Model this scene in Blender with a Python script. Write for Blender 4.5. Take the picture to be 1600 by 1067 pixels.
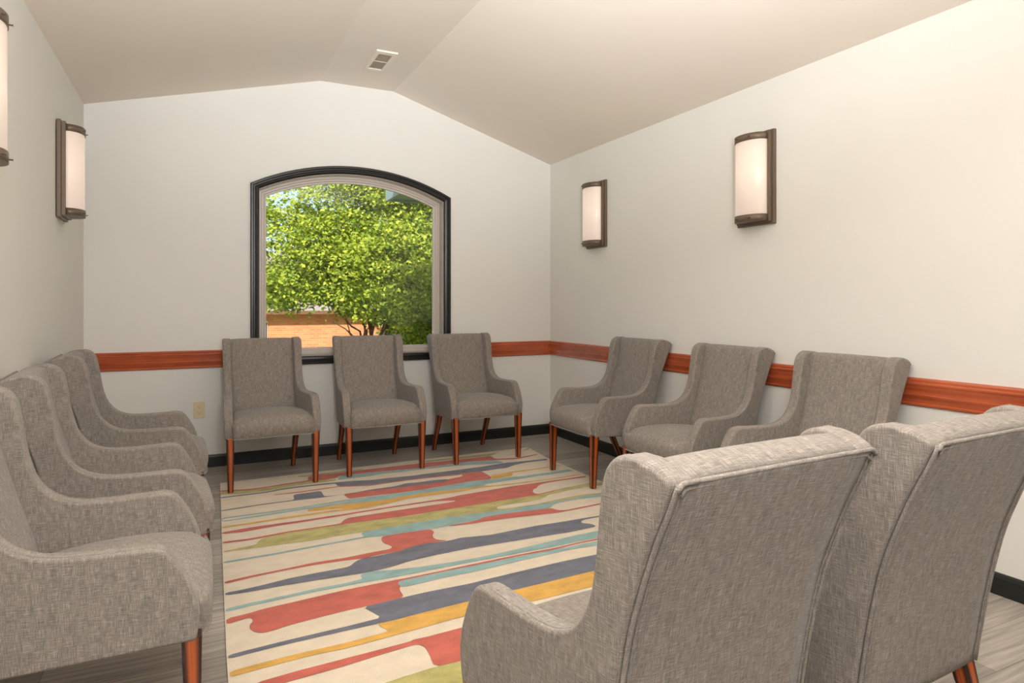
import bpy, bmesh, math, random
from mathutils import Vector, Matrix

for o in list(bpy.data.objects):
    bpy.data.objects.remove(o)
SC = bpy.context.scene
COL = SC.collection
R = math.radians

# ---------------------------------------------------------------- camera, world, lights, exposure
cam_d = bpy.data.cameras.new('camera')
cam = bpy.data.objects.new('camera', cam_d)
COL.objects.link(cam)
cam.location = (0, 0, 1.24)
cam.rotation_euler = (R(90), 0, R(-26.1))
cam_d.sensor_width = 36
cam_d.lens = 1020 / 1600 * 36
cam_d.shift_y = -57.9 / 1600
cam_d.clip_start = 0.05
cam_d.clip_end = 300
SC.camera = cam

SC.view_settings.view_transform = 'Standard'
SC.view_settings.look = 'None'
SC.view_settings.gamma = 1
SC.view_settings.use_curve_mapping = False
SC.view_settings.exposure = 0.15

W = bpy.data.worlds.new('sky')
SC.world = W
W.use_nodes = True
wn = W.node_tree
sky = wn.nodes.new('ShaderNodeTexSky')
sky.sky_type = 'NISHITA'
sky.sun_disc = False
sky.sun_elevation = R(48)
sky.sun_rotation = R(200)
sky.dust_density = 2.0
wn.nodes['Background'].inputs['Strength'].default_value = 0.22
wn.links.new(sky.outputs[0], wn.nodes['Background'].inputs['Color'])


def lamp(name, kind, loc, energy, color, aim=None, **kw):
    d = bpy.data.lights.new(name, kind)
    d.energy = energy
    d.color = color
    for k, v in kw.items():
        setattr(d, k, v)
    o = bpy.data.objects.new(name, d)
    COL.objects.link(o)
    o.location = loc
    if aim is not None:
        o.rotation_euler = (Vector(aim) - Vector(loc)).to_track_quat('-Z', 'Y').to_euler()
    return o


lamp('sun', 'SUN', (-4, -6, 12), 6.0, (1.0, 0.95, 0.84), aim=(2, 9, 1), angle=R(0.6))
# photographer's flash bounced off the ceiling behind the camera, and its direct spill
lamp('bounce_flash', 'SPOT', (0.35, -0.45, 1.6), 1180, (0.945, 0.978, 1.0), aim=(0.75, 0.85, 3.07), spot_size=R(102), spot_blend=1.0, shadow_soft_size=0.12)
lamp('bounce_fill_far', 'SPOT', (0.3, -0.5, 1.6), 190, (0.945, 0.978, 1.0), aim=(0.35, 2.6, 3.0), spot_size=R(84), spot_blend=1.0, shadow_soft_size=0.12)  # added fill spot, not the flash itself: evens out the dim far end
lamp('flash_softbox', 'AREA', (0.2, -0.6, 2.3), 34, (0.945, 0.978, 1.0), aim=(1.5, 4.0, 1.0), shape='SQUARE', size=0.45)


# ---------------------------------------------------------------- materials
def srgb(r, g, b):
    f = lambda c: ((c / 255 + 0.055) / 1.055) ** 2.4 if c > 10 else c / 255 / 12.92
    return (f(r), f(g), f(b), 1)


def new_mat(name, col, rough=0.6, metal=0.0, spec=0.5, coat=0.0):
    m = bpy.data.materials.new(name)
    m.use_nodes = True
    b = m.node_tree.nodes['Principled BSDF']
    b.inputs['Base Color'].default_value = col
    b.inputs['Roughness'].default_value = rough
    b.inputs['Metallic'].default_value = metal
    b.inputs['Specular IOR Level'].default_value = spec
    b.inputs['Coat Weight'].default_value = coat
    return m


def nodes(m):
    return m.node_tree.nodes, m.node_tree.links, m.node_tree.nodes['Principled BSDF']


def noise_tex(N, L, coord, scale, nscale, detail=3, rough=0.5):
    mp = N.new('ShaderNodeMapping')
    mp.inputs['Scale'].default_value = scale
    L.new(coord, mp.inputs['Vector'])
    t = N.new('ShaderNodeTexNoise')
    t.inputs['Scale'].default_value = nscale
    t.inputs['Detail'].default_value = detail
    t.inputs['Roughness'].default_value = rough
    L.new(mp.outputs[0], t.inputs['Vector'])
    return t.outputs['Fac']


def ramp(N, L, fac, stops, interp='LINEAR'):
    r = N.new('ShaderNodeValToRGB')
    r.color_ramp.interpolation = interp
    e = r.color_ramp.elements
    e[0].position, e[0].color = stops[0]
    e[1].position, e[1].color = stops[1]
    for p, c in stops[2:]:
        n = e.new(p)
        n.color = c
    L.new(fac, r.inputs[0])
    return r.outputs[0]


def mixc(N, L, mode, fac, a, b):
    x = N.new('ShaderNodeMix')
    x.data_type = 'RGBA'
    x.blend_type = mode
    for sock, v in ((x.inputs[0], fac), (x.inputs[6], a), (x.inputs[7], b)):
        if isinstance(v, (int, float)):
            sock.default_value = v
        elif isinstance(v, tuple):
            sock.default_value = v
        else:
            L.new(v, sock)
    return x.outputs[2]


def bump(N, L, b, h, strength, dist):
    n = N.new('ShaderNodeBump')
    n.inputs['Strength'].default_value = strength
    n.inputs['Distance'].default_value = dist
    L.new(h, n.inputs['Height'])
    L.new(n.outputs[0], b.inputs['Normal'])


def paint(name, col):
    m = new_mat(name, col, 0.75, spec=0.25)
    N, L, b = nodes(m)
    tc = N.new('ShaderNodeTexCoord')
    h = noise_tex(N, L, tc.outputs['Object'], (1, 1, 1), 160, 3)
    bump(N, L, b, h, 0.08, 0.002)
    v = noise_tex(N, L, tc.outputs['Object'], (1, 1, 1), 1.2, 2)
    lo = tuple(c * 0.97 for c in col[:3]) + (1,)
    L.new(ramp(N, L, v, [(0.3, lo), (0.7, col)]), b.inputs['Base Color'])
    return m


M = {}
M['wall'] = paint('wall_paint', srgb(230, 227, 220))
M['ceiling'] = paint('ceiling_paint', srgb(236, 225, 213))
M['black'] = new_mat('black_gloss_paint', srgb(30, 28, 26), 0.28, spec=0.5)
M['base'] = new_mat('black_baseboard', srgb(27, 30, 27), 0.45)
M['vinyl'] = new_mat('window_vinyl', srgb(196, 184, 174), 0.4)
M['jamb'] = new_mat('window_jamb', srgb(170, 158, 146), 0.18, spec=0.6, coat=0.4)
M['bronze'] = new_mat('bronze_metal', srgb(112, 96, 80), 0.42, metal=0.25, spec=0.5)
M['ivory'] = new_mat('ivory_plastic', srgb(226, 207, 166), 0.35)
M['slot'] = new_mat('dark_slot', srgb(70, 60, 48), 0.6)
M['vent'] = new_mat('vent_enamel', srgb(232, 222, 208), 0.4)
M['ventdark'] = new_mat('vent_louvre', srgb(205, 192, 174), 0.6)
M['lining'] = new_mat('black_lining', srgb(40, 36, 33), 0.9)

# linen upholstery: crossing slubs laid out along each panel's own weave
m = new_mat('grey_linen', srgb(150, 140, 129), 0.93, spec=0.12)
N, L, b = nodes(m)
uv = N.new('ShaderNodeUVMap')
a1 = noise_tex(N, L, uv.outputs[0], (640, 34, 1), 1.0, 2, 0.6)
a2 = noise_tex(N, L, uv.outputs[0], (34, 640, 1), 1.0, 2, 0.6)
a3 = noise_tex(N, L, uv.outputs[0], (1100, 1100, 1), 1.0, 1)
a4 = noise_tex(N, L, uv.outputs[0], (90, 12, 1), 1.0, 2)
r1 = ramp(N, L, a1, [(0.32, srgb(80, 73, 67)), (0.52, srgb(127, 119, 111)), (0.72, srgb(202, 192, 181))])
r2 = ramp(N, L, a2, [(0.32, srgb(80, 73, 67)), (0.52, srgb(127, 119, 111)), (0.72, srgb(202, 192, 181))])
c1 = mixc(N, L, 'MIX', 0.5, r1, r2)
c2 = mixc(N, L, 'MIX', 0.16, c1, ramp(N, L, a3, [(0.35, srgb(75, 68, 60)), (0.65, srgb(215, 203, 190))]))
c3 = mixc(N, L, 'MIX', 0.10, c2, ramp(N, L, a4, [(0.35, srgb(96, 92, 84)), (0.65, srgb(196, 182, 170))]))
L.new(c3, b.inputs['Base Color'])
b.inputs['Sheen Weight'].default_value = 0.15
b.inputs['Sheen Roughness'].default_value = 0.5
ad = N.new('ShaderNodeMath')
L.new(a1, ad.inputs[0])
L.new(a2, ad.inputs[1])
bump(N, L, b, ad.outputs[0], 0.35, 0.0015)
M['fabric'] = m

# burnished cherry leg: glazed dark along the arrises (u runs across each face)
m = new_mat('burnished_wood', srgb(150, 70, 25), 0.25, coat=0.4)
N, L, b = nodes(m)
uv = N.new('ShaderNodeUVMap')
sp = N.new('ShaderNodeSeparateXYZ')
L.new(uv.outputs[0], sp.inputs[0])
g = noise_tex(N, L, uv.outputs[0], (6, 4, 1), 1.0, 3)
ed = ramp(N, L, sp.outputs[0], [(0.0, srgb(38, 14, 8)), (0.17, srgb(60, 24, 12)), (0.36, srgb(186, 90, 36)),
                               (0.62, srgb(186, 90, 36)), (0.84, srgb(60, 24, 12)), (1.0, srgb(38, 14, 8))])
L.new(mixc(N, L, 'MULTIPLY', 0.5, ed, ramp(N, L, g, [(0.3, (0.5, 0.4, 0.35, 1)), (0.7, (1, 1, 1, 1))])), b.inputs['Base Color'])
M['leg'] = m

# cherry chair rail
m = new_mat('cherry_rail', srgb(160, 72, 42), 0.22, coat=0.5)
N, L, b = nodes(m)
tc = N.new('ShaderNodeTexCoord')
g1 = noise_tex(N, L, tc.outputs['Object'], (1.2, 1.2, 60), 1.0, 4, 0.6)
g2 = noise_tex(N, L, tc.outputs['Object'], (4, 4, 9), 1.0, 3)
q = mixc(N, L, 'MIX', 0.45, ramp(N, L, g1, [(0.3, srgb(150, 60, 32)), (0.7, srgb(208, 108, 68))]),
         ramp(N, L, g2, [(0.3, srgb(148, 60, 33)), (0.7, srgb(206, 106, 64))]))
L.new(q, b.inputs['Base Color'])
M['rail'] = m

# grey oak planks, running across the room
m = new_mat('grey_plank_floor', srgb(150, 140, 128), 0.42, spec=0.4)
N, L, b = nodes(m)
tc = N.new('ShaderNodeTexCoord')
bk = N.new('ShaderNodeTexBrick')
bk.offset = 0.37
bk.inputs['Scale'].default_value = 1
bk.inputs['Brick Width'].default_value = 1.22
bk.inputs['Row Height'].default_value = 0.18
bk.inputs['Mortar Size'].default_value = 0.0012
bk.inputs['Color1'].default_value = srgb(196, 189, 180)
bk.inputs['Color2'].default_value = srgb(160, 153, 144)
bk.inputs['Mortar'].default_value = srgb(120, 110, 98)
L.new(tc.outputs['Object'], bk.inputs['Vector'])
g1 = noise_tex(N, L, tc.outputs['Object'], (2.2, 34, 1), 1.0, 5, 0.6)
wv = N.new('ShaderNodeTexWave')
wv.wave_type = 'RINGS'
wv.inputs['Scale'].default_value = 1.3
wv.inputs['Distortion'].default_value = 9
wv.inputs['Detail'].default_value = 3
mp = N.new('ShaderNodeMapping')
mp.inputs['Scale'].default_value = (1.1, 8, 1)
L.new(tc.outputs['Object'], mp.inputs[0])
L.new(mp.outputs[0], wv.inputs[0])
c1 = mixc(N, L, 'MULTIPLY', 0.75, bk.outputs['Color'], ramp(N, L, g1, [(0.3, srgb(176, 170, 162)), (0.7, srgb(255, 252, 248))]))
c2 = mixc(N, L, 'MULTIPLY', 0.35, c1, ramp(N, L, wv.outputs['Fac'], [(0.0, srgb(190, 184, 176)), (0.6, (1, 1, 1, 1))]))
L.new(c2, b.inputs['Base Color'])
M['floor'] = m


def pile(name, col, amt=0.16):
    m = new_mat(name, col, 0.95, spec=0.1)
    N, L, b = nodes(m)
    tc = N.new('ShaderNodeTexCoord')
    n1 = noise_tex(N, L, tc.outputs['Object'], (1, 1.6, 1), 9, 4, 0.6)
    n2 = noise_tex(N, L, tc.outputs['Object'], (1, 1, 1), 260, 2)
    dk = tuple(c * (1 - amt * 1.9) for c in col[:3]) + (1,)
    lt = tuple(min(1, c * (1 + amt * 0.8)) for c in col[:3]) + (1,)
    c = ramp(N, L, n1, [(0.32, dk), (0.62, lt)])
    c = mixc(N, L, 'MULTIPLY', 0.3, c, ramp(N, L, n2, [(0.3, (0.6, 0.6, 0.6, 1)), (0.7, (1, 1, 1, 1))]))
    L.new(c, b.inputs['Base Color'])
    b.inputs['Sheen Weight'].default_value = 0.2
    bump(N, L, b, n2, 0.4, 0.003)
    return m


M['L'] = pile('rug_cream_pile', srgb(228, 212, 188), 0.04)
M['R'] = pile('rug_coral_pile', srgb(200, 104, 88), 0.10)
M['N'] = pile('rug_slate_pile', srgb(114, 115, 126), 0.12)
M['T'] = pile('rug_teal_pile', srgb(150, 180, 176), 0.09)
M['Y'] = pile('rug_gold_pile', srgb(222, 172, 84), 0.10)
M['G'] = pile('rug_olive_pile', srgb(188, 178, 112), 0.14)
M['bind'] = new_mat('rug_binding', srgb(196, 172, 138), 0.9)

m = new_mat('lit_shade', srgb(206, 186, 170), 0.35, coat=0.3)
b = m.node_tree.nodes['Principled BSDF']
b.inputs['Emission Color'].default_value = (1.0, 0.82, 0.70, 1)
b.inputs['Emission Strength'].default_value = 0.42
M['shade'] = m

m = new_mat('window_glass', (1, 1, 1, 1), 0.0)
N, L, b = nodes(m)
tr = N.new('ShaderNodeBsdfTransparent')
gl = N.new('ShaderNodeBsdfGlossy')
gl.inputs['Roughness'].default_value = 0.02
mx = N.new('ShaderNodeMixShader')
mx.inputs[0].default_value = 0.022
L.new(tr.outputs[0], mx.inputs[1])
L.new(gl.outputs[0], mx.inputs[2])
L.new(mx.outputs[0], N['Material Output'].inputs['Surface'])
M['glass'] = m


def leafmat(name, a, c):
    m = new_mat(name, a, 0.5, spec=0.3)
    N, L, b = nodes(m)
    gm = N.new('ShaderNodeNewGeometry')
    cr = ramp(N, L, gm.outputs['Random Per Island'], [(0.0, a), (1.0, c)])
    L.new(cr, b.inputs['Base Color'])
    tl = N.new('ShaderNodeBsdfTranslucent')
    L.new(cr, tl.inputs['Color'])
    mx = N.new('ShaderNodeMixShader')
    mx.inputs[0].default_value = 0.35
    L.new(b.outputs[0], mx.inputs[1])
    L.new(tl.outputs[0], mx.inputs[2])
    L.new(mx.outputs[0], N['Material Output'].inputs['Surface'])
    return m


M['leaf'] = leafmat('maple_leaves', srgb(104, 136, 36), srgb(196, 204, 72))
M['leaf2'] = leafmat('dark_leaves', srgb(84, 118, 34), srgb(140, 168, 60))
M['leaf3'] = leafmat('bright_leaves', srgb(150, 184, 50), srgb(212, 222, 100))
M['bark'] = new_mat('bark', srgb(112, 78, 56), 0.9)
M['grass'] = new_mat('lawn', srgb(134, 150, 62), 0.95)
M['roof'] = new_mat('roof_shingle', srgb(150, 140, 132), 0.9)
M['soffit'] = new_mat('soffit_paint', srgb(150, 170, 176), 0.6)
M['fascia'] = new_mat('fascia_paint', srgb(228, 226, 216), 0.5)
M['darkglass'] = new_mat('dark_pane', srgb(70, 76, 80), 0.15)
m = new_mat('brick', srgb(200, 130, 90), 0.9)
N, L, b = nodes(m)
tc = N.new('ShaderNodeTexCoord')
mp = N.new('ShaderNodeMapping')
mp.inputs['Rotation'].default_value = (R(90), 0, 0)
bk = N.new('ShaderNodeTexBrick')
bk.inputs['Scale'].default_value = 1
bk.inputs['Brick Width'].default_value = 0.22
bk.inputs['Row Height'].default_value = 0.075
bk.inputs['Mortar Size'].default_value = 0.008
bk.inputs['Color1'].default_value = srgb(214, 138, 96)
bk.inputs['Color2'].default_value = srgb(196, 116, 78)
bk.inputs['Mortar'].default_value = srgb(206, 150, 112)
L.new(tc.outputs['Object'], mp.inputs[0])
L.new(mp.outputs[0], bk.inputs['Vector'])
L.new(bk.outputs['Color'], b.inputs['Base Color'])
M['brick'] = m


# ---------------------------------------------------------------- mesh helpers
def link(name, me, mats, parent=None, smooth=False, loc=(0, 0, 0), rotz=0.0):
    o = bpy.data.objects.new(name, me)
    COL.objects.link(o)
    for mm in (mats if isinstance(mats, (list, tuple)) else [mats]):
        me.materials.append(mm)
    if smooth:
        me.polygons.foreach_set('use_smooth', [True] * len(me.polygons))
    o.location = loc
    o.rotation_euler = (0, 0, rotz)
    if parent is not None:
        o.parent = parent
    return o


def obj(name, bm, mats, parent=None, smooth=False, loc=(0, 0, 0), rotz=0.0):
    me = bpy.data.meshes.new(name)
    bmesh.ops.recalc_face_normals(bm, faces=bm.faces)
    bm.to_mesh(me)
    bm.free()
    return link(name, me, mats, parent, smooth, loc, rotz)


def empty(name, loc=(0, 0, 0), rotz=0.0):
    o = bpy.data.objects.new(name, None)
    COL.objects.link(o)
    o.empty_display_size = 0.1
    o.location = loc
    o.rotation_euler = (0, 0, rotz)
    return o


def tag(o, label, cat, group=None):
    o['label'] = label
    o['category'] = cat
    if group:
        o['group'] = group
    return o


def struct(o):
    o['kind'] = 'structure'
    return o


def box(bm, x0, x1, y0, y1, z0, z1, mi=0):
    v = [bm.verts.new((x, y, z)) for x in (x0, x1) for y in (y0, y1) for z in (z0, z1)]
    for q in ((0, 1, 3, 2), (4, 6, 7, 5), (0, 4, 5, 1), (2, 3, 7, 6), (0, 2, 6, 4), (1, 5, 7, 3)):
        bm.faces.new([v[i] for i in q]).material_index = mi
    return v


def boxobj(name, dims, mat, parent=None, bev=0.0):
    bm = bmesh.new()
    box(bm, *dims)
    o = obj(name, bm, mat, parent)
    if bev:
        bevel(o, bev, 2)
    return o


def bevel(o, w, seg, angle=40):
    b = o.modifiers.new('bevel', 'BEVEL')
    b.width = w
    b.segments = seg
    b.limit_method = 'ANGLE'
    b.angle_limit = R(angle)
    b.harden_normals = False
    return b


def tube(bm, pts, r, n=8, closed=False):
    P = [Vector(p) for p in pts]
    rings = []
    k = len(P)
    up = None
    for i, p in enumerate(P):
        if closed:
            t = P[(i + 1) % k] - P[i - 1]
        else:
            t = P[min(i + 1, k - 1)] - P[max(i - 1, 0)]
        t.normalize()
        if up is None:
            up = Vector((0, 0, 1)) if abs(t.z) < 0.9 else Vector((1, 0, 0))
        a = t.cross(up).normalized()
        b2 = a.cross(t).normalized()
        up = b2
        rr = r[i] if isinstance(r, (list, tuple)) else r
        rings.append([bm.verts.new(p + rr * (math.cos(2 * math.pi * j / n) * a + math.sin(2 * math.pi * j / n) * b2)) for j in range(n)])
    m = k if closed else k - 1
    for i in range(m):
        A, B = rings[i], rings[(i + 1) % k]
        for j in range(n):
            bm.faces.new((A[j], A[(j + 1) % n], B[(j + 1) % n], B[j]))
    if not closed:
        bm.faces.new(rings[0][::-1])
        bm.faces.new(rings[-1])


def spline(pts, n=6, closed=False):
    """Catmull-Rom through the points."""
    k = len(pts)
    out = []
    for i in range(k if closed else k - 1):
        g = lambda j: pts[j % k] if closed else pts[max(0, min(k - 1, j))]
        p0, p1, p2, p3 = (Vector(g(i + d)) for d in (-1, 0, 1, 2))
        for s in range(n):
            t = s / n
            out.append(0.5 * ((2 * p1) + (p2 - p0) * t + (2 * p0 - 5 * p1 + 4 * p2 - p3) * t * t + (3 * p1 - p0 - 3 * p2 + p3) * t ** 3))
    if not closed:
        out.append(Vector(pts[-1]))
    return out


def box_uv(me, swap=False):
    uvl = me.uv_layers.new(name='UVMap')
    for p in me.polygons:
        n = p.normal
        ax = max(range(3), key=lambda i: abs(n[i]))
        for li in p.loop_indices:
            c = me.vertices[me.loops[li].vertex_index].co
            if ax == 0:
                u = (c.y, c.z)
            elif ax == 1:
                u = (c.x + 3.1, c.z)
            else:
                u = (c.x + 7.7, c.y)
            uvl.data[li].uv = u


# ---------------------------------------------------------------- room shell
YB, YF, XR = 5.49, -2.3, 3.10
XL_B = -0.69                 # left wall at the window wall
XL_F = XL_B - 0.0085 * (YB - YF)   # the left wall runs slightly out of square
ZL, ZR, ZT = 2.66, 2.585, 3.07
KX0, KX1 = 0.94, 1.556


def ceil_z(x):
    if x < KX0:
        return ZL + (x - XL_B) * (ZT - ZL) / (KX0 - XL_B)
    if x > KX1:
        return ZT + (x - KX1) * (ZR - ZT) / (XR - KX1)
    return ZT


bm = bmesh.new()
v = [bm.verts.new(p) for p in ((XL_F - .2, YF - .2, 0), (XR + .2, YF - .2, 0), (XR + .2, YB + .2, 0), (XL_B - .2, YB + .2, 0))]
w = [bm.verts.new(Vector(x.co) - Vector((0, 0, .12))) for x in v]
bm.faces.new(v)
bm.faces.new(w[::-1])
for i in range(4):
    bm.faces.new((v[i], w[i], w[(i + 1) % 4], v[(i + 1) % 4]))
struct(obj('floor', bm, M['floor']))

# vaulted ceiling slab: left slope, narrow flat, right slope
bm = bmesh.new()
xs = [XL_F - .25, KX0, KX1, XR + .25]
lo, hi = [], []
for y in (YF - .2, YB + .16):
    lo.append([bm.verts.new((x, y, ceil_z(x))) for x in xs])
    hi.append([bm.verts.new((x, y, ceil_z(x) + .15)) for x in xs])
for i in range(3):
    bm.faces.new((lo[0][i], lo[0][i + 1], lo[1][i + 1], lo[1][i]))
    bm.faces.new((hi[0][i], hi[1][i], hi[1][i + 1], hi[0][i + 1]))
    for s in (0, 1):
        bm.faces.new((lo[s][i], lo[s][i + 1], hi[s][i + 1], hi[s][i]))
for i in (0, 3):
    bm.faces.new((lo[0][i], lo[1][i], hi[1][i], hi[0][i]))
struct(obj('ceiling', bm, M['ceiling']))


def wall_poly(name, pts, thick, mat):
    """pts: inner face loop; thick: offset vector outwards."""
    bm = bmesh.new()
    a = [bm.verts.new(p) for p in pts]
    c = [bm.verts.new(Vector(p) + Vector(thick)) for p in pts]
    bm.faces.new(a)
    bm.faces.new(c[::-1])
    k = len(pts)
    for i in range(k):
        bm.faces.new((a[i], c[i], c[(i + 1) % k], a[(i + 1) % k]))
    return struct(obj(name, bm, mat))


wall_poly('wall_left', [(XL_B, YB + .14, 0), (XL_F, YF, 0), (XL_F, YF, ceil_z(XL_F) + .05), (XL_B, YB + .14, ceil_z(XL_B) + .05)], (-.14, 0, 0), M['wall'])
wall_poly('wall_right', [(XR, YF, 0), (XR, YB + .14, 0), (XR, YB + .14, ZR + .05), (XR, YF, ZR + .05)], (.14, 0, 0), M['wall'])
wall_poly('wall_front', [(XL_F - .1, YF, 0), (XR + .1, YF, 0), (XR + .1, YF, ceil_z(XR + .1) + .04), (KX1, YF, ZT + .04), (KX0, YF, ZT + .04), (XL_F - .1, YF, ceil_z(XL_F - .1) + .04)], (0, -.14, 0), M['wall'])

# arched window geometry in the window wall
WC, CZ = 1.24, 0.56


def arch_loop(half, rad, zb, n=28):
    """closed loop (x, z): bottom left, bottom right, then over the arch from right to left"""
    a = math.asin(half / rad)
    pts = [(WC - half, zb), (WC + half, zb)]
    for i in range(n + 1):
        t = a - 2 * a * i / n
        pts.append((WC + rad * math.sin(t), CZ + rad * math.cos(t)))
    return pts


OPEN = arch_loop(.768, 1.78, .812)
bm = bmesh.new()
outer = [(XL_B - .1, -.05), (XR + .1, -.05), (XR + .1, ceil_z(XR + .1) + .04), (KX1, ZT + .04), (KX0, ZT + .04), (XL_B - .1, ceil_z(XL_B - .1) + .04)]
for loop in (outer, OPEN):
    vs = [bm.verts.new((x, YB, z)) for x, z in loop]
    for i in range(len(vs)):
        bm.edges.new((vs[i], vs[(i + 1) % len(vs)]))
bmesh.ops.triangle_fill(bm, use_beauty=True, edges=bm.edges[:], use_dissolve=False)
front = bm.faces[:]
r = bmesh.ops.extrude_face_region(bm, geom=front)
bmesh.ops.translate(bm, verts=[e for e in r['geom'] if isinstance(e, bmesh.types.BMVert)], vec=(0, .14, 0))
struct(obj('wall_back', bm, M['wall']))


def ring(name, profile, zb_fn, mat, parent=None, smooth=False):
    """sweep a profile [(inset, y)] round the arched window; inset grows towards the glass"""
    bm = bmesh.new()
    rings = []
    for ins, y in profile:
        lp = arch_loop(.832 - ins, 1.83 - ins, zb_fn + ins)
        rings.append([bm.verts.new((x, y, z)) for x, z in lp])
    k = len(rings[0])
    for i in range(len(rings)):
        A, B = rings[i], rings[(i + 1) % len(rings)]
        for j in range(k):
            bm.faces.new((A[j], A[(j + 1) % k], B[(j + 1) % k], B[j]))
    return obj(name, bm, mat, parent, smooth)


win = struct(empty('window_1', (0, 0, 0)))
cs = ring('window_casing', [(0, YB + .01), (0, YB - .022), (.006, YB - .028), (.020, YB - .028), (.026, YB - .02), (.034, YB - .02), (.040, YB - .026), (.055, YB - .022), (.064, YB - .012), (.064, YB + .01)], .757, M['black'], win)
cs['label'] = 'black moulded casing'
ring('window_jamb', [(.060, YB - .005), (.064, YB - .008), (.068, YB - .005), (.068, YB + .12), (.060, YB + .12)], .757, M['jamb'], win)
fr = ring('window_frame', [(.062, YB + .135), (.062, YB + .085), (.072, YB + .078), (.088, YB + .078), (.094, YB + .086), (.106, YB + .086), (.112, YB + .096), (.126, YB + .098), (.126, YB + .125), (.112, YB + .135)], .757, M['vinyl'], win)
bm = bmesh.new()
lp = arch_loop(.832 - .120, 1.83 - .120, .757 + .120)
a = [bm.verts.new((x, YB + .108, z)) for x, z in lp]
c = [bm.verts.new((x, YB + .113, z)) for x, z in lp]
bm.faces.new(a)
bm.faces.new(c[::-1])
for i in range(len(a)):
    bm.faces.new((a[i], c[i], c[(i + 1) % len(a)], a[(i + 1) % len(a)]))
obj('pane', bm, M['glass'], win)


def strip(name, prof, p0, p1, mat, m0=0.0, m1=0.0):
    """sweep a moulding profile [(out, z)] from p0 to p1; out is to the left of travel. m: mitre per unit out"""
    bm = bmesh.new()
    d = (Vector(p1) - Vector(p0)).normalized()
    nrm = Vector((-d.y, d.x, 0))
    A, B = [], []
    for o_, z in prof:
        A.append(bm.verts.new(Vector(p0) + nrm * o_ + d * (o_ * m0) + Vector((0, 0, z))))
        B.append(bm.verts.new(Vector(p1) + nrm * o_ - d * (o_ * m1) + Vector((0, 0, z))))
    k = len(prof)
    for i in range(k):
        bm.faces.new((A[i], A[(i + 1) % k], B[(i + 1) % k], B[i]))
    bm.faces.new(A[::-1])
    bm.faces.new(B)
    return struct(obj(name, bm, mat))


RAIL = [(0, .758), (.009, .758), (.013, .763), (.013, .770), (.008, .774), (.012, .790), (.018, .805), (.019, .812), (.013, .816),
        (.015, .836), (.020, .852), (.025, .862), (.025, .868), (.020, .872), (.022, .882), (.019, .888), (.013, .892), (0, .892)]
BASE = [(0, 0), (.014, 0), (.014, .075), (.010, .088), (.004, .093), (0, .093)]
# travel so that the room is on the left of travel
wl = WC - .832
wr = WC + .832
strip('trim_1', RAIL, (XR, YF, 0), (XR, YB, 0), M['rail'], 0, 1)
strip('trim_2', RAIL, (XR, YB, 0), (wr, YB, 0), M['rail'], 1, 0)
strip('trim_3', RAIL, (wl, YB, 0), (XL_B, YB, 0), M['rail'], 0, 1)
strip('trim_4', RAIL, (XL_B, YB, 0), (XL_F, YF, 0), M['rail'], 1, 0)
strip('baseboard_right', BASE, (XR, YF, 0), (XR, YB, 0), M['base'], 0, 1)
strip('baseboard_back', BASE, (XR, YB, 0), (XL_B, YB, 0), M['base'], 1, 1)
strip('baseboard_left', BASE, (XL_B, YB, 0), (XL_F, YF, 0), M['base'], 1, 0)
strip('baseboard_front', BASE, (XL_F, YF, 0), (XR, YF, 0), M['base'], 1, 1)

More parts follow.
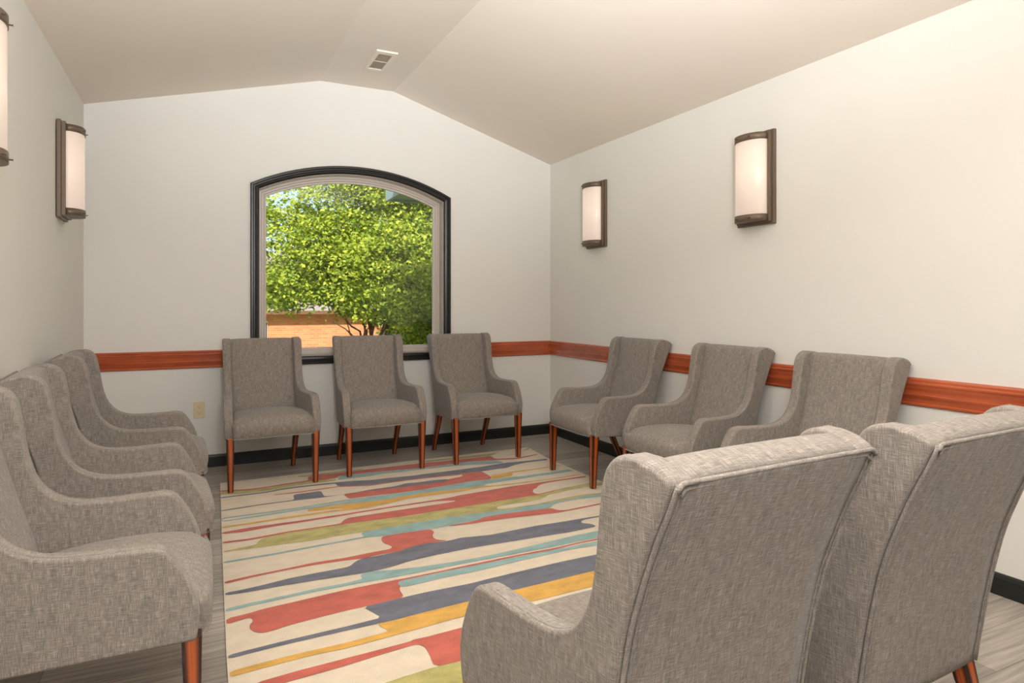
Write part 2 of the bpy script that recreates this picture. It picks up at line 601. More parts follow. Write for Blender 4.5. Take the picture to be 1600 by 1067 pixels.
# ---------------------------------------------------------------- rug
RUG = [
    ('G', [680,4889,1152,4887,1138,4854,830,4848,755,4835,680,4848]),
    ('G', [1647,4924,1935,4918,2289,4929,2184,4843,1913,4862,1630,4874]),
    ('G', [2498,4900,2597,4988,2577,4912,2507,4902]),
    ('R', [165,4730,334,4685,466,4695,582,4719,733,4732,739,4824,785,4850,1012,4844,1143,4852,1566,4857,1811,4844,2184,4843,2171,4782,2182,4730,2340,4689,2557,4740,2543,4714,2328,4650,2196,4685,1960,4742,1558,4715,1389,4731,1122,4760,948,4758,925,4709,802,4687,729,4706,578,4684,453,4669,332,4652,164,4700]),
    ('G', [164,4696,332,4650,453,4667,578,4682,729,4704,918,4688,902,4638,771,4634,644,4629,538,4606,435,4583,337,4581,161,4622]),
    ('T', [946,4746,1120,4755,1388,4727,1556,4710,1957,4734,2160,4682,2179,4640,2173,4577,1976,4620,1832,4657,1543,4669,1371,4668,1253,4675,1155,4656,1033,4651,912,4645]),
    ('N', [162,4564,287,4565,433,4568,547,4601,641,4609,788,4603,894,4596,1023,4579,1127,4544,1254,4548,1449,4530,1499,4537,1698,4541,1986,4551,2175,4581,2362,4565,2546,4558,2525,4514,2339,4519,2202,4481,2132,4434,2025,4433,1891,4421,1768,4430,1468,4443,1291,4436,1098,4429,974,4457,884,4490,887,4544,877,4564,782,4569,636,4575,543,4567,431,4540,286,4540,161,4539]),
    ('R', [474,4477,622,4471,873,4489,884,4490,1097,4425,1291,4436,1468,4443,1768,4430,1749,4397,1461,4422,1286,4420,1092,4403,880,4470,870,4469,619,4450,472,4466]),
    ('R', [881,4290,1055,4296,1262,4298,1422,4304,1616,4323,1625,4330,1723,4349,1748,4368,1746,4399,1770,4435,1918,4425,1920,4257,1896,4197,1740,4211,1571,4186,1376,4164,1221,4157,1065,4168,896,4169,885,4213]),
    ('N', [156,4267,315,4289,417,4297,578,4297,587,4418,675,4419,763,4427,761,4289,872,4274,1059,4313,1213,4318,1272,4333,1313,4357,1390,4346,1532,4352,1625,4330,1592,4289,1530,4280,1416,4284,1257,4281,1053,4291,879,4281,761,4270,576,4279,415,4279,314,4269,155,4251]),
    ('T', [152,4119,400,4119,574,4127,848,4155,884,4160,1071,4151,1229,4148,1375,4162,1570,4184,1740,4209,1896,4197,2100,4181,2069,4172,2361,4178,2521,4195,2541,4136,2303,4123,1912,4104,1811,4095,1783,4065,1566,4067,1350,4084,1150,4058,1045,4050,850,4068,659,4072,542,4063,384,4050,150,4043]),
    ('L', [156,4094,398,4095,570,4101,841,4122,877,4126,872,4116,664,4101,546,4093,387,4081,154,4059]),
    ('Y', [1941,4303,2014,4297,2102,4317,2123,4320,2234,4317,2403,4328,2511,4344,2537,4317,2487,4328,2403,4301,2221,4292,2109,4291,2060,4206,1968,4198,1937,4185,1899,4203]),
    ('Y', [614,4022,623,4065,706,4071,841,4074,1045,4050,1150,4058,1350,4084,1566,4067,1783,4065,1829,4042,2024,4031,2274,4024,2274,4024,2520,4037,2530,4020,2508,4018,2261,4002,2261,4002,2013,4009,1812,4018,1723,4030,1598,4003,1461,4010,1324,4008,1240,4010,1092,3962,941,3930,823,3940,749,3945,549,3944,382,3934,145,3927,146,3953,385,3966,553,3977,690,3977,784,3978,817,3977,815,3995,742,4010,649,4009]),
    ('R', [145,3857,285,3873,410,3874,538,3871,811,3880,1104,3897,1364,3906,1508,3918,1524,3929,1651,3941,1907,3967,2126,3973,2337,3974,2544,3978,2521,3946,2322,3948,2175,3937,2121,3914,2075,3861,2042,3842,2012,3800,2002,3755,2022,3732,2143,3758,2296,3788,2296,3776,2135,3744,2013,3715,1704,3710,1550,3700,1289,3692,1090,3680,953,3692,773,3700,737,3696,599,3698,473,3697,349,3676,269,3663,140,3673,141,3700,271,3691,351,3699,475,3716,601,3715,746,3718,769,3755,790,3783,816,3797,1079,3808,1437,3815,1480,3823,1481,3845,1355,3879,1098,3874,900,3861,804,3850,534,3837,405,3833,240,3813,144,3828]),
    ('G', [141,3560,294,3581,305,3620,332,3665,389,3682,473,3695,598,3697,736,3694,773,3699,952,3691,1090,3679,1289,3690,1550,3698,1703,3709,2012,3713,2134,3742,2221,3777,2373,3798,2451,3809,2560,3788,2530,3722,2387,3732,2258,3725,2180,3706,2077,3690,1990,3626,1870,3613,1752,3621,1669,3609,1652,3582,1662,3555,1898,3549,2105,3580,2247,3596,2418,3578,2401,3553,2224,3560,2048,3536,1956,3541,1890,3533,1707,3527,1595,3536,1485,3544,1241,3554,1002,3536,890,3534,830,3524,737,3529,569,3516,451,3526,297,3534,140,3542]),
    ('T', [135,3415,251,3417,362,3420,576,3437,720,3447,820,3452,815,3488,819,3513,835,3526,890,3534,1002,3536,1241,3554,1486,3546,1595,3536,1707,3527,1890,3533,1956,3541,2048,3536,2224,3560,2401,3553,2366,3505,2201,3523,2068,3516,1992,3493,1945,3444,1845,3448,1677,3466,1518,3466,1465,3431,1436,3428,1288,3418,1180,3406,1012,3416,915,3415,822,3435,573,3416,359,3398,249,3396,134,3391]),
    ('R', [1288,3418,1435,3425,1473,3436,1518,3466,1678,3467,1846,3450,1945,3444,1953,3425,1967,3387,2005,3368,2110,3377,2279,3392,2264,3370,2096,3355,1944,3346,1799,3363,1637,3382,1476,3393,1419,3388,1283,3406]),
    ('R', [915,3415,1012,3416,1176,3408,1175,3352,1149,3311,1143,3261,1156,3235,1199,3207,1079,3213,1005,3208,931,3170,819,3173,755,3156,663,3173,515,3181,371,3175,232,3159,129,3139,130,3166,234,3182,373,3194,520,3211,670,3205,790,3218,887,3218,911,3236,909,3268,887,3309,886,3361,902,3405]),
    ('N', [127,3042,191,3041,277,3053,393,3075,499,3082,645,3086,665,3092,706,3141,745,3161,815,3160,931,3172,1005,3208,1080,3215,1205,3198,1278,3214,1340,3198,1436,3183,1544,3191,1713,3202,1879,3195,1997,3196,2139,3193,2128,3176,2011,3172,1975,3148,1974,3123,2010,3097,2017,3045,1838,3032,1680,3041,1525,3045,1280,3055,1063,3044,937,3028,850,3001,760,2989,696,2985,625,2991,486,3001,351,3007,221,3005,125,3013]),
    ('T', [121,2880,212,2892,339,2900,471,2913,609,2913,674,2923,686,2927,684,2957,697,2980,759,2987,839,2960,949,2942,1063,2929,1225,2923,1369,2929,1577,2949,1803,2974,1918,2980,2330,3011,2250,2908,1751,2888,1645,2885,1494,2886,1209,2886,1047,2884,891,2880,743,2880,673,2886,603,2884,467,2884,335,2873,211,2865,120,2852]),
    ('R', [120,2789,206,2798,255,2812,393,2824,594,2844,807,2849,861,2846,1036,2854,1199,2862,1437,2870,1636,2869,1800,2881,2237,2891,2218,2867,1792,2868,1626,2851,1429,2854,1192,2845,1031,2841,858,2833,824,2826,815,2807,817,2770,804,2750,801,2664,740,2660,635,2652,554,2651,427,2638,336,2626,259,2606,231,2609,208,2634,196,2667,198,2694,212,2722,210,2744,200,2757,173,2752,118,2738]),
    ('T', [824,2826,857,2832,1030,2839,1191,2843,1426,2847,1624,2849,2212,2858,2151,2780,1708,2817,1401,2798,1163,2777,1007,2775,854,2761,817,2769,815,2806]),
    ('N', [625,2651,740,2660,801,2664,896,2670,1094,2666,1185,2675,1299,2683,1588,2701,1785,2703,2260,2706,2821,2674,2696,2556,2143,2566,1661,2544,1397,2530,1212,2522,1004,2508,839,2499,705,2488,651,2489,520,2488,402,2485,290,2483,182,2476,114,2469,113,2495,184,2502,293,2510,407,2515,526,2519,670,2530]),
    ('Y', [647,2488,705,2486,839,2498,1004,2507,1211,2520,1397,2528,1660,2542,2127,2546,2023,2422,1322,2394,933,2396,735,2378,654,2371,493,2359,383,2366,275,2359,173,2352,112,2345,113,2381,175,2388,280,2396,388,2399,501,2398,653,2411,667,2421,659,2435,645,2463,646,2487]),
    ('R', [95,2187,186,2273,318,2286,479,2293,593,2298,713,2304,730,2312,775,2309,902,2316,1285,2328,1739,2292,1548,2039,1147,2077,822,2102,739,2108,750,2198,751,2245,738,2269,719,2276,673,2271,583,2262,469,2247,362,2238,266,2234,92,2116]),
    ('G', [430,2056,560,2088,677,2100,741,2105,822,2101,1147,2077,1538,2027,1369,1804,913,1864,590,1846,322,1883]),
]


def chaikin(p, r=0.22):
    out = []
    k = len(p)
    for i in range(k):
        a, b2 = Vector(p[i]), Vector(p[(i + 1) % k])
        d = (b2 - a).length
        q = min(r, 0.016 / d) if d > 1e-6 else r
        out += [a.lerp(b2, q), a.lerp(b2, 1 - q)]
    return out


RUGC = [(.10, 1.90), (2.52, 1.94), (2.55, 3.0), (2.56, 4.0), (2.56, 4.55), (2.60, 5.0), (1.4, 4.965), (.173, 4.93), (.15, 4.1), (.125, 3.2), (.108, 2.5)]
rug_mats = [M[k] for k in 'LRNTYG'] + [M['bind']]
bm = bmesh.new()
top = [bm.verts.new((x, y, .008)) for x, y in RUGC]
bot = [bm.verts.new((x, y, 0.0005)) for x, y in RUGC]
f0 = bm.faces.new(top)
f0.material_index = 0
bm.faces.new(bot[::-1]).material_index = 6
for i in range(len(top)):
    bm.faces.new((top[i], bot[i], bot[(i + 1) % len(top)], top[(i + 1) % len(top)])).material_index = 6
z = .0083
for colr, flat in RUG:
    pts = [(flat[i] / 1000, flat[i + 1] / 1000) for i in range(0, len(flat), 2)]
    pts = [(x, y) for x, y in pts if True]
    pts = [p.to_2d() for p in (Vector((x, y, 0)) for x, y in pts)]
    clean = []
    for p in chaikin(pts):
        if not clean or (p - clean[-1]).length > 0.0015:
            clean.append(p)
    z += .00006
    vs = [bm.verts.new((p.x, p.y, z)) for p in clean]
    f = bm.faces.new(vs)
    f.normal_update()
    if f.normal.z < 0:
        f.normal_flip()
    f.material_index = 'LRNTYG'.index(colr)
me = bpy.data.meshes.new('area_rug')
bm.to_mesh(me)
bm.free()
rug = link('area_rug', me, rug_mats)
tag(rug, 'cream area rug with coral, slate, teal, gold and olive abstract streaks on the plank floor', 'rug')

# ---------------------------------------------------------------- chairs
ARM_TOP = [(.018, .345), (.013, .385), (.012, .425), (.022, .470), (.049, .531), (.077, .577), (.098, .597), (.130, .605), (.19, .604), (.27, .604), (.35, .608),
           (.405, .624), (.448, .656), (.482, .712), (.501, .785), (.512, .86), (.523, .925), (.536, .960), (.558, .981), (.584, .990)]
BACK = [(.682, .964), (.664, .918), (.632, .85), (.596, .76), (.564, .66), (.532, .50), (.505, .318)]
hwf = lambda u, z: .31 - .094 * u + .032 * (z - .35)
TH = .056


def prism(outline, xa, xb):
    """solid between two planar copies of a (u, z) outline; xa/xb give x for (u, z)"""
    bm = bmesh.new()
    A = [bm.verts.new((xa(u, z), u, z)) for u, z in outline]
    B = [bm.verts.new((xb(u, z), u, z)) for u, z in outline]
    k = len(A)
    bm.faces.new(A)
    bm.faces.new(B[::-1])
    for i in range(k):
        bm.faces.new((A[i], B[i], B[(i + 1) % k], A[(i + 1) % k]))
    return bm


def fab(name, bm, parent, bev=0.0, seg=4, auto=True):
    me = bpy.data.meshes.new(name)
    bmesh.ops.recalc_face_normals(bm, faces=bm.faces)
    bm.to_mesh(me)
    bm.free()
    box_uv(me)
    o = link(name, me, M['fabric'], parent, smooth=True)
    if bev:
        bevel(o, bev, seg)
        wnm = o.modifiers.new('normals', 'WEIGHTED_NORMAL')
        wnm.keep_sharp = False
    return o


def grid_obj(rows, closed=False):
    bm = bmesh.new()
    V = [[bm.verts.new(p) for p in r] for r in rows]
    k = len(V)
    for i in range(k if closed else k - 1):
        A, B = V[i], V[(i + 1) % k]
        for j in range(len(A) - 1):
            bm.faces.new((A[j], A[j + 1], B[j + 1], B[j]))
    return bm, V


def leg_mesh(path, sizes):
    """square tapering leg; each face's u runs 0..1 across it"""
    bm = bmesh.new()
    rings = []
    for (x, y, z), s in zip(path, sizes):
        h = s / 2
        rings.append([bm.verts.new((x + a * h, y + c * h, z)) for a, c in ((-1, -1), (1, -1), (1, 1), (-1, 1))])
    uvl = bm.loops.layers.uv.new('UVMap')
    for i in range(len(rings) - 1):
        for j in range(4):
            f = bm.faces.new((rings[i][j], rings[i][(j + 1) % 4], rings[i + 1][(j + 1) % 4], rings[i + 1][j]))
            z0, z1 = path[i][2], path[i + 1][2]
            for lp_, uvv in zip(f.loops, ((0, z0), (1, z0), (1, z1), (0, z1))):
                lp_[uvl].uv = (uvv[0], uvv[1] + j * 3)
    for f in (bm.faces.new(rings[0][::-1]), bm.faces.new(rings[-1])):
        for lp_ in f.loops:
            lp_[uvl].uv = (0.05, 0.0)
    return bm


def make_chair():
    t = empty('armchair')
    # backrest between the wings
    outl = spline([(.462, .44), (.470, .50), (.500, .60), (.530, .70), (.556, .80), (.574, .90), (.583, .955), (.594, .975), (.617, .983), (.652, .976)], 3)
    outl += spline([(.677, .964), (.662, .915), (.630, .85), (.594, .76), (.562, .66), (.528, .50), (.51, .43)], 3)
    rows = []
    for p in outl:
        u, z = p.x, p.y
        hx = hwf(u, z) - TH * .7
        row = []
        for j in range(13):
            s = -1 + 2 * j / 12
            bulge = 0
            if u < .60 and z < .985 and outl.index(p) < 24:
                bulge = -.012 * (1 - s * s) * min(1, max(0, (.985 - z) / .12))
            dz = .004 * (1 - s ** 4) if z > .96 else 0
            row.append((s * hx, u + bulge, z + dz))
        rows.append(row)
    bm, V = grid_obj(rows, closed=True)
    for j in (0, 12):
        bm.faces.new([r[j] for r in V])
    fab('backrest', bm, t)
    # seat
    so = spline([(.49, .318), (.02, .342), (-.006, .347), (-.019, .372), (-.024, .410), (-.016, .445), (.012, .474), (.06, .492), (.16, .504), (.30, .503), (.42, .490), (.50, .480)], 3)
    rows = []
    for p in so:
        u, z = p.x, p.y
        hx = hwf(u, .42) - TH + .004
        row = []
        for j in range(17):
            s = -1 + 2 * j / 16
            e = abs(s) ** 5
            zz = z - ((.014 * e + .012 * s * s) if z > .455 else 0)
            uu = u + (.014 * e if u < .03 else 0)
            row.append((s * hx, uu, zz))
        rows.append(row)
    bm, V = grid_obj(rows, closed=True)
    for j in (0, 16):
        bm.faces.new([r[j] for r in V])
    fab('seat', bm, t)
    # arm and wing panels
    ol = [(p.x, p.y) for p in spline(ARM_TOP, 3)] + [(.618, .989), (.650, .982), (.672, .971)]
    ol += [(p.x, p.y) for p in spline(BACK, 3)]
    for s in (-1, 1):
        bm = prism(ol, lambda u, z: s * hwf(u, z), lambda u, z: s * (hwf(u, z) - TH))
        ar = fab('armrest', bm, t, .020, 4)
        # sewn seam line just inside the outer edge
        seam = spline(ARM_TOP[5:], 2)
        bm = bmesh.new()
        tube(bm, [(s * (hwf(p.x, p.y) - .012), p.x + .001, p.y - .0003) for p in seam], .0022, 6)
        fab('seam', bm, ar)
    # outer back panel and its welt
    bk = spline([(.685, .962), (.666, .918), (.634, .85), (.598, .76), (.566, .66), (.534, .50), (.508, .324)], 4)
    rows = []
    for p in bk:
        hx = hwf(p.x, p.y) - .013
        rows.append([(hx * (-1 + 2 * j / 10), p.x + .003 + .004 * (1 - (-1 + 2 * j / 10) ** 4), p.y) for j in range(11)])
    inner = [[(x * .98, y - .03, z - .002) for x, y, z in r] for r in rows]
    bm = bmesh.new()
    V = [[bm.verts.new(q) for q in r] for r in rows]
    I = [[bm.verts.new(q) for q in r] for r in inner]
    for G_ in (V, I):
        for i in range(len(G_) - 1):
            for j in range(10):
                bm.faces.new((G_[i][j], G_[i][j + 1], G_[i + 1][j + 1], G_[i + 1][j]))
    for i in range(len(V) - 1):
        for j in (0, 10):
            bm.faces.new((V[i][j], V[i + 1][j], I[i + 1][j], I[i][j]))
    for i in (0, -1):
        for j in range(10):
            bm.faces.new((V[i][j], V[i][j + 1], I[i][j + 1], I[i][j]))
    bp = fab('back_panel', bm, t)
    for inset, rad in ((0.0, .0045), (.011, .0028)):
        path = [(-(hwf(p.x, p.y) - .011 - inset), p.x + .004, p.y) for p in reversed(bk)]
        c0, c1 = path[-1], None
        path = path[:-1] if inset == 0 else path[:-2]
        topz = bk[0].y - inset * 1.0 + .002
        hx = hwf(bk[0].x, bk[0].y) - .011 - inset
        for a in (10, 35, 60, 85):
            path.append((-(hx - .016 + .016 * math.cos(R(a))), bk[0].x + .004 - inset * .4, topz - .014 + .014 * math.sin(R(a))))
        full = path + [(-x, y, z) for x, y, z in reversed(path)]
        bm = bmesh.new()
        tube(bm, full, rad, 7)
        fab('piping', bm, bp)
    # dark lining under the seat
    bm = bmesh.new()
    vs = [bm.verts.new(q) for q in ((-.25, .03, .3425), (.25, .03, .3425), (.215, .485, .3195), (-.215, .485, .3195))]
    ws = [bm.verts.new(Vector(x.co) + Vector((0, 0, -.003))) for x in vs]
    bm.faces.new(vs)
    bm.faces.new(ws)
    for i in range(4):
        bm.faces.new((vs[i], ws[i], ws[(i + 1) % 4], vs[(i + 1) % 4]))
    ln = obj('lining', bm, M['lining'], t)
    ln['label'] = 'black dust cover under the seat'
    for s in (-1, 1):
        xs_ = [s * .274, s * .272, s * .271]
        bm = leg_mesh([(xs_[2], .028, 0), (xs_[1], .028, .18), (xs_[0], .030, .356)], [.034, .042, .051])
        o = obj('leg', bm, M['leg'], t)
        bevel(o, .004, 2)
        bm = leg_mesh([(s * .226, .622, 0), (s * .226, .588, .09), (s * .227, .545, .18), (s * .227, .503, .27), (s * .227, .480, .356)], [.031, .034, .038, .042, .047])
        o = obj('leg', bm, M['leg'], t)
        bevel(o, .004, 2)
    return t


def copy_tree(o, parent=None):
    c = o.copy()
    COL.objects.link(c)
    c.parent = parent
    for ch in list(o.children):
        copy_tree(ch, c)
    return c


TILT = math.asin(.0103 / .60)
proto = make_chair()
# (x, y, rotation, front legs on rug, label, group)
chairs = [
    (.497, 4.625, 2.5, 1, 'grey linen armchair against the window wall, nearest the electrical outlet', 'armchairs under the window'),
    (1.278, 4.675, 0, 1, 'grey linen armchair centred below the arched window', 'armchairs under the window'),
    (2.092, 4.675, 1.5, 1, 'grey linen armchair between the window and the far right corner, legs on the rug', 'armchairs under the window'),
    (2.380, 3.955, -90, 1, 'grey linen armchair on the right wall nearest the room corner', 'armchairs along the right wall'),
    (2.378, 3.03, -90, 1, 'middle grey linen armchair along the right wall, its legs hidden behind the big chair back', 'armchairs along the right wall'),
    (2.372, 2.215, -90, 1, 'grey linen armchair by the right wall, third from the corner, largest in that row', 'armchairs along the right wall'),
    (.052, 4.08, 91.5, 0, 'grey linen armchair on the left wall closest to the window wall, farthest in its row', 'armchairs along the left wall'),
    (.052, 3.105, 93, 0, 'middle grey linen armchair of the left wall row', 'armchairs along the left wall'),
    (.034, 2.235, 89, 0, 'nearest grey linen armchair of the left wall row, cut by the left frame edge', 'armchairs along the left wall'),
    (.882, 1.49, 183.5, 0, 'large foreground grey linen armchair seen from behind with its seat and left arm showing', 'armchairs with their backs to the viewer'),
    (1.538, 1.485, 183, 0, 'foreground grey linen armchair seen from behind, at the right frame edge, rear leg showing', 'armchairs with their backs to the viewer'),
]
for i, (x, y, rz, onrug, lab, grp) in enumerate(chairs):
    c = proto if i == 0 else copy_tree(proto)
    c.location = (x, y, .0086 if onrug else 0)
    c.rotation_mode = 'XYZ'
    c.rotation_euler = (-TILT if onrug else 0, 0, R(rz))
    if onrug:
        c.location.z = .0106
    tag(c, lab, 'armchair', grp)


# ---------------------------------------------------------------- wall sconces
def make_sconce():
    """origin on the wall, +y into the wall, room towards -y"""
    t = empty('wall_sconce')
    H2, W2 = .28, .145
    o = boxobj('backplate', (-W2, W2, -.022, 0, -H2, H2), M['bronze'], t, .004)
    bm = bmesh.new()
    box(bm, -W2 + .014, W2 - .014, -.042, -.021, -H2 + .012, H2 - .006)
    o = obj('mounting_frame', bm, M['bronze'], t)
    bevel(o, .003, 2)

    def arc(z0, z1, depth, half, y0, mat, name, cap=True, hollow=0):
        bm = bmesh.new()
        n = 20
        pts = [(half * math.cos(math.pi * i / n), y0 - depth * math.sin(math.pi * i / n) ** .85) for i in range(n + 1)]
        A = [bm.verts.new((x, y, z0)) for x, y in pts]
        B = [bm.verts.new((x, y, z1)) for x, y in pts]
        for i in range(n):
            bm.faces.new((A[i], A[i + 1], B[i + 1], B[i]))
        bm.faces.new(A[::-1])
        bm.faces.new(B)
        bm.faces.new((A[0], B[0], B[-1], A[-1]))
        o = obj(name, bm, mat, t, smooth=False)
        for p in o.data.polygons:
            p.use_smooth = abs(p.normal.z) < .5 and p.area < .02
        return o

    sh = arc(-.225, .225, .082, .112, -.040, M['shade'], 'lamp_shade')
    sh['label'] = 'frosted white lit glass'
    arc(.222, .262, .086, .116, -.040, M['bronze'], 'top_band')
    arc(-.262, -.222, .086, .116, -.040, M['bronze'], 'bottom_band')
    for z in (-.243, .243):
        for s in (-1, 1):
            bm = bmesh.new()
            tube(bm, [(s * .05, -.118, z), (s * .05, -.130, z), (s * .05, -.132, z)], [.003, .003, .005], 8)
            obj('screw', bm, M['bronze'], t, True)
    return t


XLW = lambda y: XL_B - .0085 * (YB - y)
sc = make_sconce()
spots = [
    (XR, 4.67, 2.0, -90, 'lit bronze wall sconce on the right wall, nearer the room corner'),
    (XR, 2.92, 2.0, -90, 'lit bronze wall sconce on the right wall, farther from the room corner'),
    (XLW(4.62), 4.62, 2.02, 91, 'lit bronze wall sconce on the left wall, near the window wall'),
    (XLW(2.86), 2.86, 2.005, 91, 'lit bronze wall sconce cut off at the top left of the photo'),
]
for i, (x, y, z, rz, lab) in enumerate(spots):
    c = sc if i == 0 else copy_tree(sc)
    c.location = (x, y, z)
    c.rotation_euler = (0, 0, R(rz))
    tag(c, lab, 'wall lamp', 'bronze wall sconces')

# ---------------------------------------------------------------- vent and outlet
vt = empty('ceiling_vent', (0, 0, 0))
bm = bmesh.new()
zc = ZT
for d in ((1.19, 1.218, 4.63, 5.05), (1.317, 1.345, 4.63, 5.05), (1.218, 1.317, 4.63, 4.68), (1.218, 1.317, 5.0, 5.05)):
    box(bm, d[0], d[1], d[2], d[3], zc - .012, zc + .002)
obj('vent_frame', bm, M['vent'], vt)
bm = bmesh.new()
for k in range(2):
    for i in range(9):
        y0 = 4.688 + k * .162 + i * .0165
        q = [bm.verts.new(p) for p in ((1.218, y0, zc - .009), (1.317, y0, zc - .009), (1.317, y0 + .011, zc - .002), (1.218, y0 + .011, zc - .002))]
        q2 = [bm.verts.new(Vector(x_.co) + Vector((0, .0015, .0015))) for x_ in q]
        bm.faces.new(q)
        bm.faces.new(q2)
        for a_ in range(4):
            bm.faces.new((q[a_], q[(a_ + 1) % 4], q2[(a_ + 1) % 4], q2[a_]))
box(bm, 1.218, 1.317, 4.836, 4.846, zc - .010, zc)
lv = obj('louvre', bm, M['ventdark'], vt)
tag(vt, 'small white metal register with two louvre banks on the vaulted ceiling', 'vent')

ot = empty('electrical_outlet', (.047, YB, .44))
o = boxobj('cover_plate', (-.038, .038, -.006, 0, -.062, .062), M['ivory'], ot, .002)
for z in (-.022, .022):
    bm = bmesh.new()
    tube(bm, [(0, -.005, z), (0, -.009, z)], .0165, 16)
    rc = obj('receptacle', bm, M['ivory'], ot)
    bm = bmesh.new()
    for x in (-.0065, .0065):
        box(bm, x - .0012, x + .0012, -.0096, -.0085, z - .001, z + .008)
    tube(bm, [(0, -.0085, z - .008), (0, -.0096, z - .008)], .0026, 8)
    obj('slot', bm, M['slot'], rc)
tag(ot, 'ivory duplex electrical outlet low on the window wall', 'outlet')

# ---------------------------------------------------------------- outside
GZ = -1.0
bm = bmesh.new()
box(bm, -40, 60, YB + .5, 90, GZ - .2, GZ)
lawn = struct(obj('ground', bm, M['grass']))


def foliage(name, blobs, n, size, mat, parent, seed):
    rnd = random.Random(seed)
    vs, fs = [], []
    tot = sum(b_[3] * b_[4] for b_ in blobs)
    clumps = []
    for (cx, cy_, cz, rr, rz) in blobs:
        k = int(n / 60 * rr * rz / tot) + 1
        for _ in range(k):
            d = Vector((rnd.gauss(0, 1), rnd.gauss(0, 1), rnd.gauss(0, 1))).normalized()
            q = rnd.uniform(.55, 1.0)
            clumps.append((Vector((cx + d.x * rr * q, cy_ + d.y * rr * q, cz + d.z * rz * q)), rnd.uniform(.17, .36) * (1.0 if size < .07 else size / .06)))
    for c0, cr in clumps:
        for _ in range(60):
            p = c0 + Vector((rnd.gauss(0, cr * .5), rnd.gauss(0, cr * .5), rnd.gauss(0, cr * .2)))
            n_ = Vector((rnd.gauss(0, .5), rnd.gauss(-.3, .5), rnd.uniform(.25, 1))).normalized()
            a = n_.orthogonal().normalized()
            a = Matrix.Rotation(rnd.uniform(0, 6.28), 3, n_) @ a
            b_ = n_.cross(a)
            s = size * rnd.uniform(.6, 1.2)
            i0 = len(vs)
            vs += [p - a * s * .5, p + b_ * s * .42 - n_ * s * .12, p + a * s * .6, p - b_ * s * .42 - n_ * s * .12]
            fs += [(i0, i0 + 1, i0 + 2), (i0, i0 + 2, i0 + 3)]
    me = bpy.data.meshes.new(name)
    me.from_pydata([tuple(v_) for v_ in vs], [], fs)
    return link(name, me, mat, parent)


def branches(name, base, tips, r0, parent, seed):
    rnd = random.Random(seed)
    bm = bmesh.new()
    for tp in tips:
        a, c = Vector(base), Vector(tp)
        k = 7
        pts = []
        for i in range(k + 1):
            t = i / k
            p = a.lerp(c, t)
            p.z += .25 * (c - a).length * .3 * math.sin(t * 3.14) * (-.3)
            if 0 < i < k:
                p += Vector((rnd.gauss(0, .04), rnd.gauss(0, .04), rnd.gauss(0, .03)))
            pts.append(p)
        tube(bm, pts, [r0 * (1 - .8 * i / k) for i in range(k + 1)], 6)
    return obj(name, bm, M['bark'], parent, True)


mt = empty('maple_tree', (2.5, 9.6, GZ))
trunk_base = (-.05, 0, 0)
tips = [(-.62, 0, 2.1), (-.3, 0, 2.3), (-.15, .1, 2.4), (.15, 0, 2.3), (-.7, .1, 2.35), (-.45, -.2, 2.4), (-.1, .3, 2.6), (.25, -.1, 2.6), (.6, .2, 2.5), (1.0, 0, 2.3), (-1.0, .2, 2.7), (.1, .1, 3.8), (-.6, .3, 3.8), (.9, .2, 3.6)]
fk = (-.05, 0, 1.45)
bm_tr = branches('trunk', (-.05, 0, 0), [(-.05, 0, 1.5), (-.02, .03, 1.52)], .09, mt, 1)
branches('branches', fk, tips, .022, mt, 2)
foliage('foliage', [(.25, .3, 3.6, 1.5, 1.35), (-1.35, .4, 2.98, 1.0, .84), (1.6, .3, 3.2, 1.5, 1.3), (.3, -.5, 2.7, 1.3, .8), (1.3, -.1, 2.1, 1.1, .8),
                    (.6, -.2, 1.95, .6, .45), (-.30, .1, 2.32, .45, .25), (1.0, -.3, 1.8, .7, .4), (-1.2, .1, 2.6, .8, .45), (.4, .5, 4.4, 1.1, .7)], 115000, .056, M['leaf'], mt, 3)
tag(mt, 'bushy green maple tree with branching stems, nearest outside the window', 'tree')

t2 = empty('shade_tree', (6.5, 17.5, GZ))
branches('trunk', (0, 0, 0), [(0, 0, 3.0), (.5, 0, 4), (-.6, .2, 4)], .16, t2, 5)
foliage('foliage', [(0, 0, 4.2, 3.2, 2.6), (-2.2, .2, 3.6, 1.7, 1.9), (2.5, 0, 3.4, 2.2, 2.2), (0, -.5, 2.0, 2.5, 1.0)], 16000, .12, M['leaf2'], t2, 6)
tag(t2, 'darker green shade tree behind the maple, glimpsed through its leaves', 'tree')

t3 = empty('leafy_tree', (-.3, 13.2, GZ))
branches('trunk', (0, 0, 0), [(0, 0, 3.6), (.9, -.2, 4.3), (-.6, .2, 4.6)], .12, t3, 8)
foliage('foliage', [(.35, 0, 4.4, .9, .75), (-.5, 0, 4.3, 1.0, 1.0)], 3600, .085, M['leaf3'], t3, 9)
tag(t3, 'pale green tree whose leaves show against the sky at the upper left window corner', 'tree')

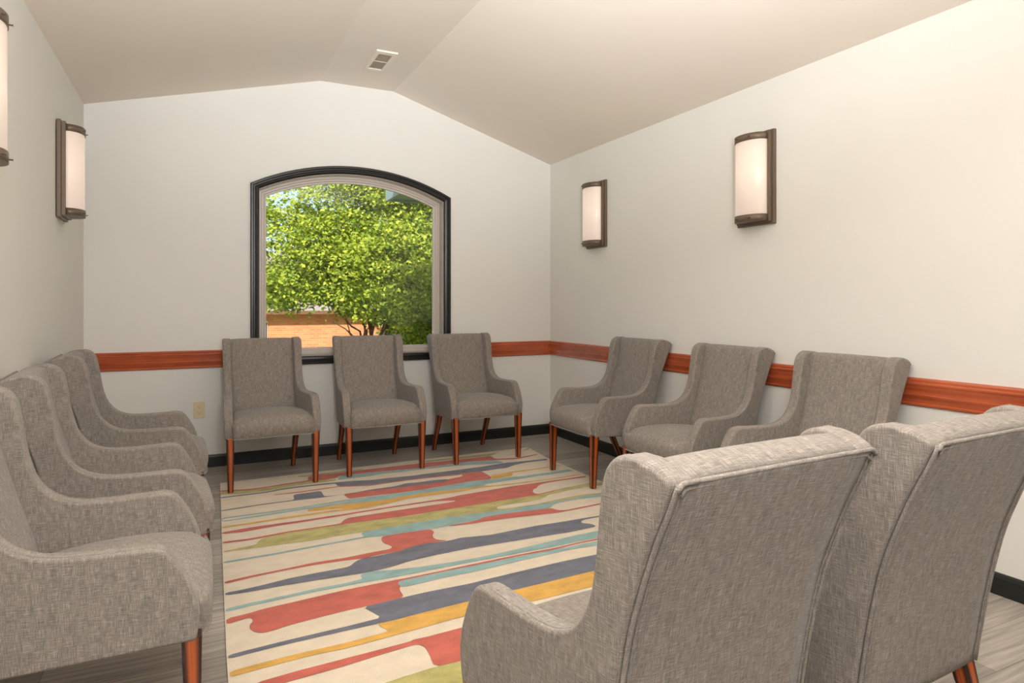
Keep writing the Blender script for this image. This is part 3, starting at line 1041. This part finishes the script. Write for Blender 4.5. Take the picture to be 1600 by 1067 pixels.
t4 = empty('round_bush', (3.95, 12.4, GZ))
branches('stems', (0, 0, 0), [(.3, 0, 1.2), (-.3, 0, 1.2), (0, .2, 1.4)], .03, t4, 11)
foliage('foliage', [(0, 0, .95, .95, .75), (-.9, .5, .8, .8, .6), (1.0, .2, .9, .9, .7)], 9000, .05, M['leaf3'], t4, 12)
tag(t4, 'bright yellow-green bush low at the lower right of the window view', 'bush')

hs = empty('brick_house', (0, 0, 0))
HY = 24.0
boxobj('wall', (-12, 8.5, HY, HY + 8, GZ, .93), M['brick'], hs)
bm = bmesh.new()
q = [bm.verts.new(p) for p in ((-12.5, HY - .5, 1.0), (9.0, HY - .5, 1.0), (9.0, HY + 8.5, 1.0), (-12.5, HY + 8.5, 1.0), (-12.5, HY + 4, 3.3), (9.0, HY + 4, 3.3))]
for f in ((0, 1, 5, 4), (1, 2, 5), (2, 3, 4, 5), (3, 0, 4), (3, 2, 1, 0)):
    bm.faces.new([q[i] for i in f])
obj('roof', bm, M['roof'], hs)
boxobj('fascia', (-12.5, 9.0, HY - .54, HY - .5, .90, 1.02), M['bark'], hs)
for x in (2.1, -3.0, 6.6):
    wd = boxobj('window', (x - .24, x + .24, HY - .04, HY + .02, -.3, .66), M['fascia'], hs)
    boxobj('pane', (x - .22, x + .22, HY - .06, HY - .035, -.24, .62), M['darkglass'], wd)
tag(hs, 'low orange brick house with grey roof seen at the lower left of the window', 'house')

ov = empty('porch_roof', (0, 0, 0))
boxobj('soffit', (1.95, 5.2, YB + .145, 7.02, 2.40, 2.44), M['soffit'], ov)
bm = bmesh.new()
box(bm, 1.91, 1.95, YB + .145, 7.06, 2.375, 2.52)
box(bm, 1.95, 5.2, 7.02, 7.06, 2.375, 2.52)
obj('fascia', bm, M['soffit'], ov)
bm = bmesh.new()
box(bm, 2.55, 2.58, YB + .15, 7.0, 2.385, 2.401)
box(bm, 3.2, 3.23, YB + .15, 7.0, 2.385, 2.401)
obj('batten', bm, M['fascia'], ov)
tag(ov, 'blue-grey porch roof overhang outside the upper right of the window', 'roof')
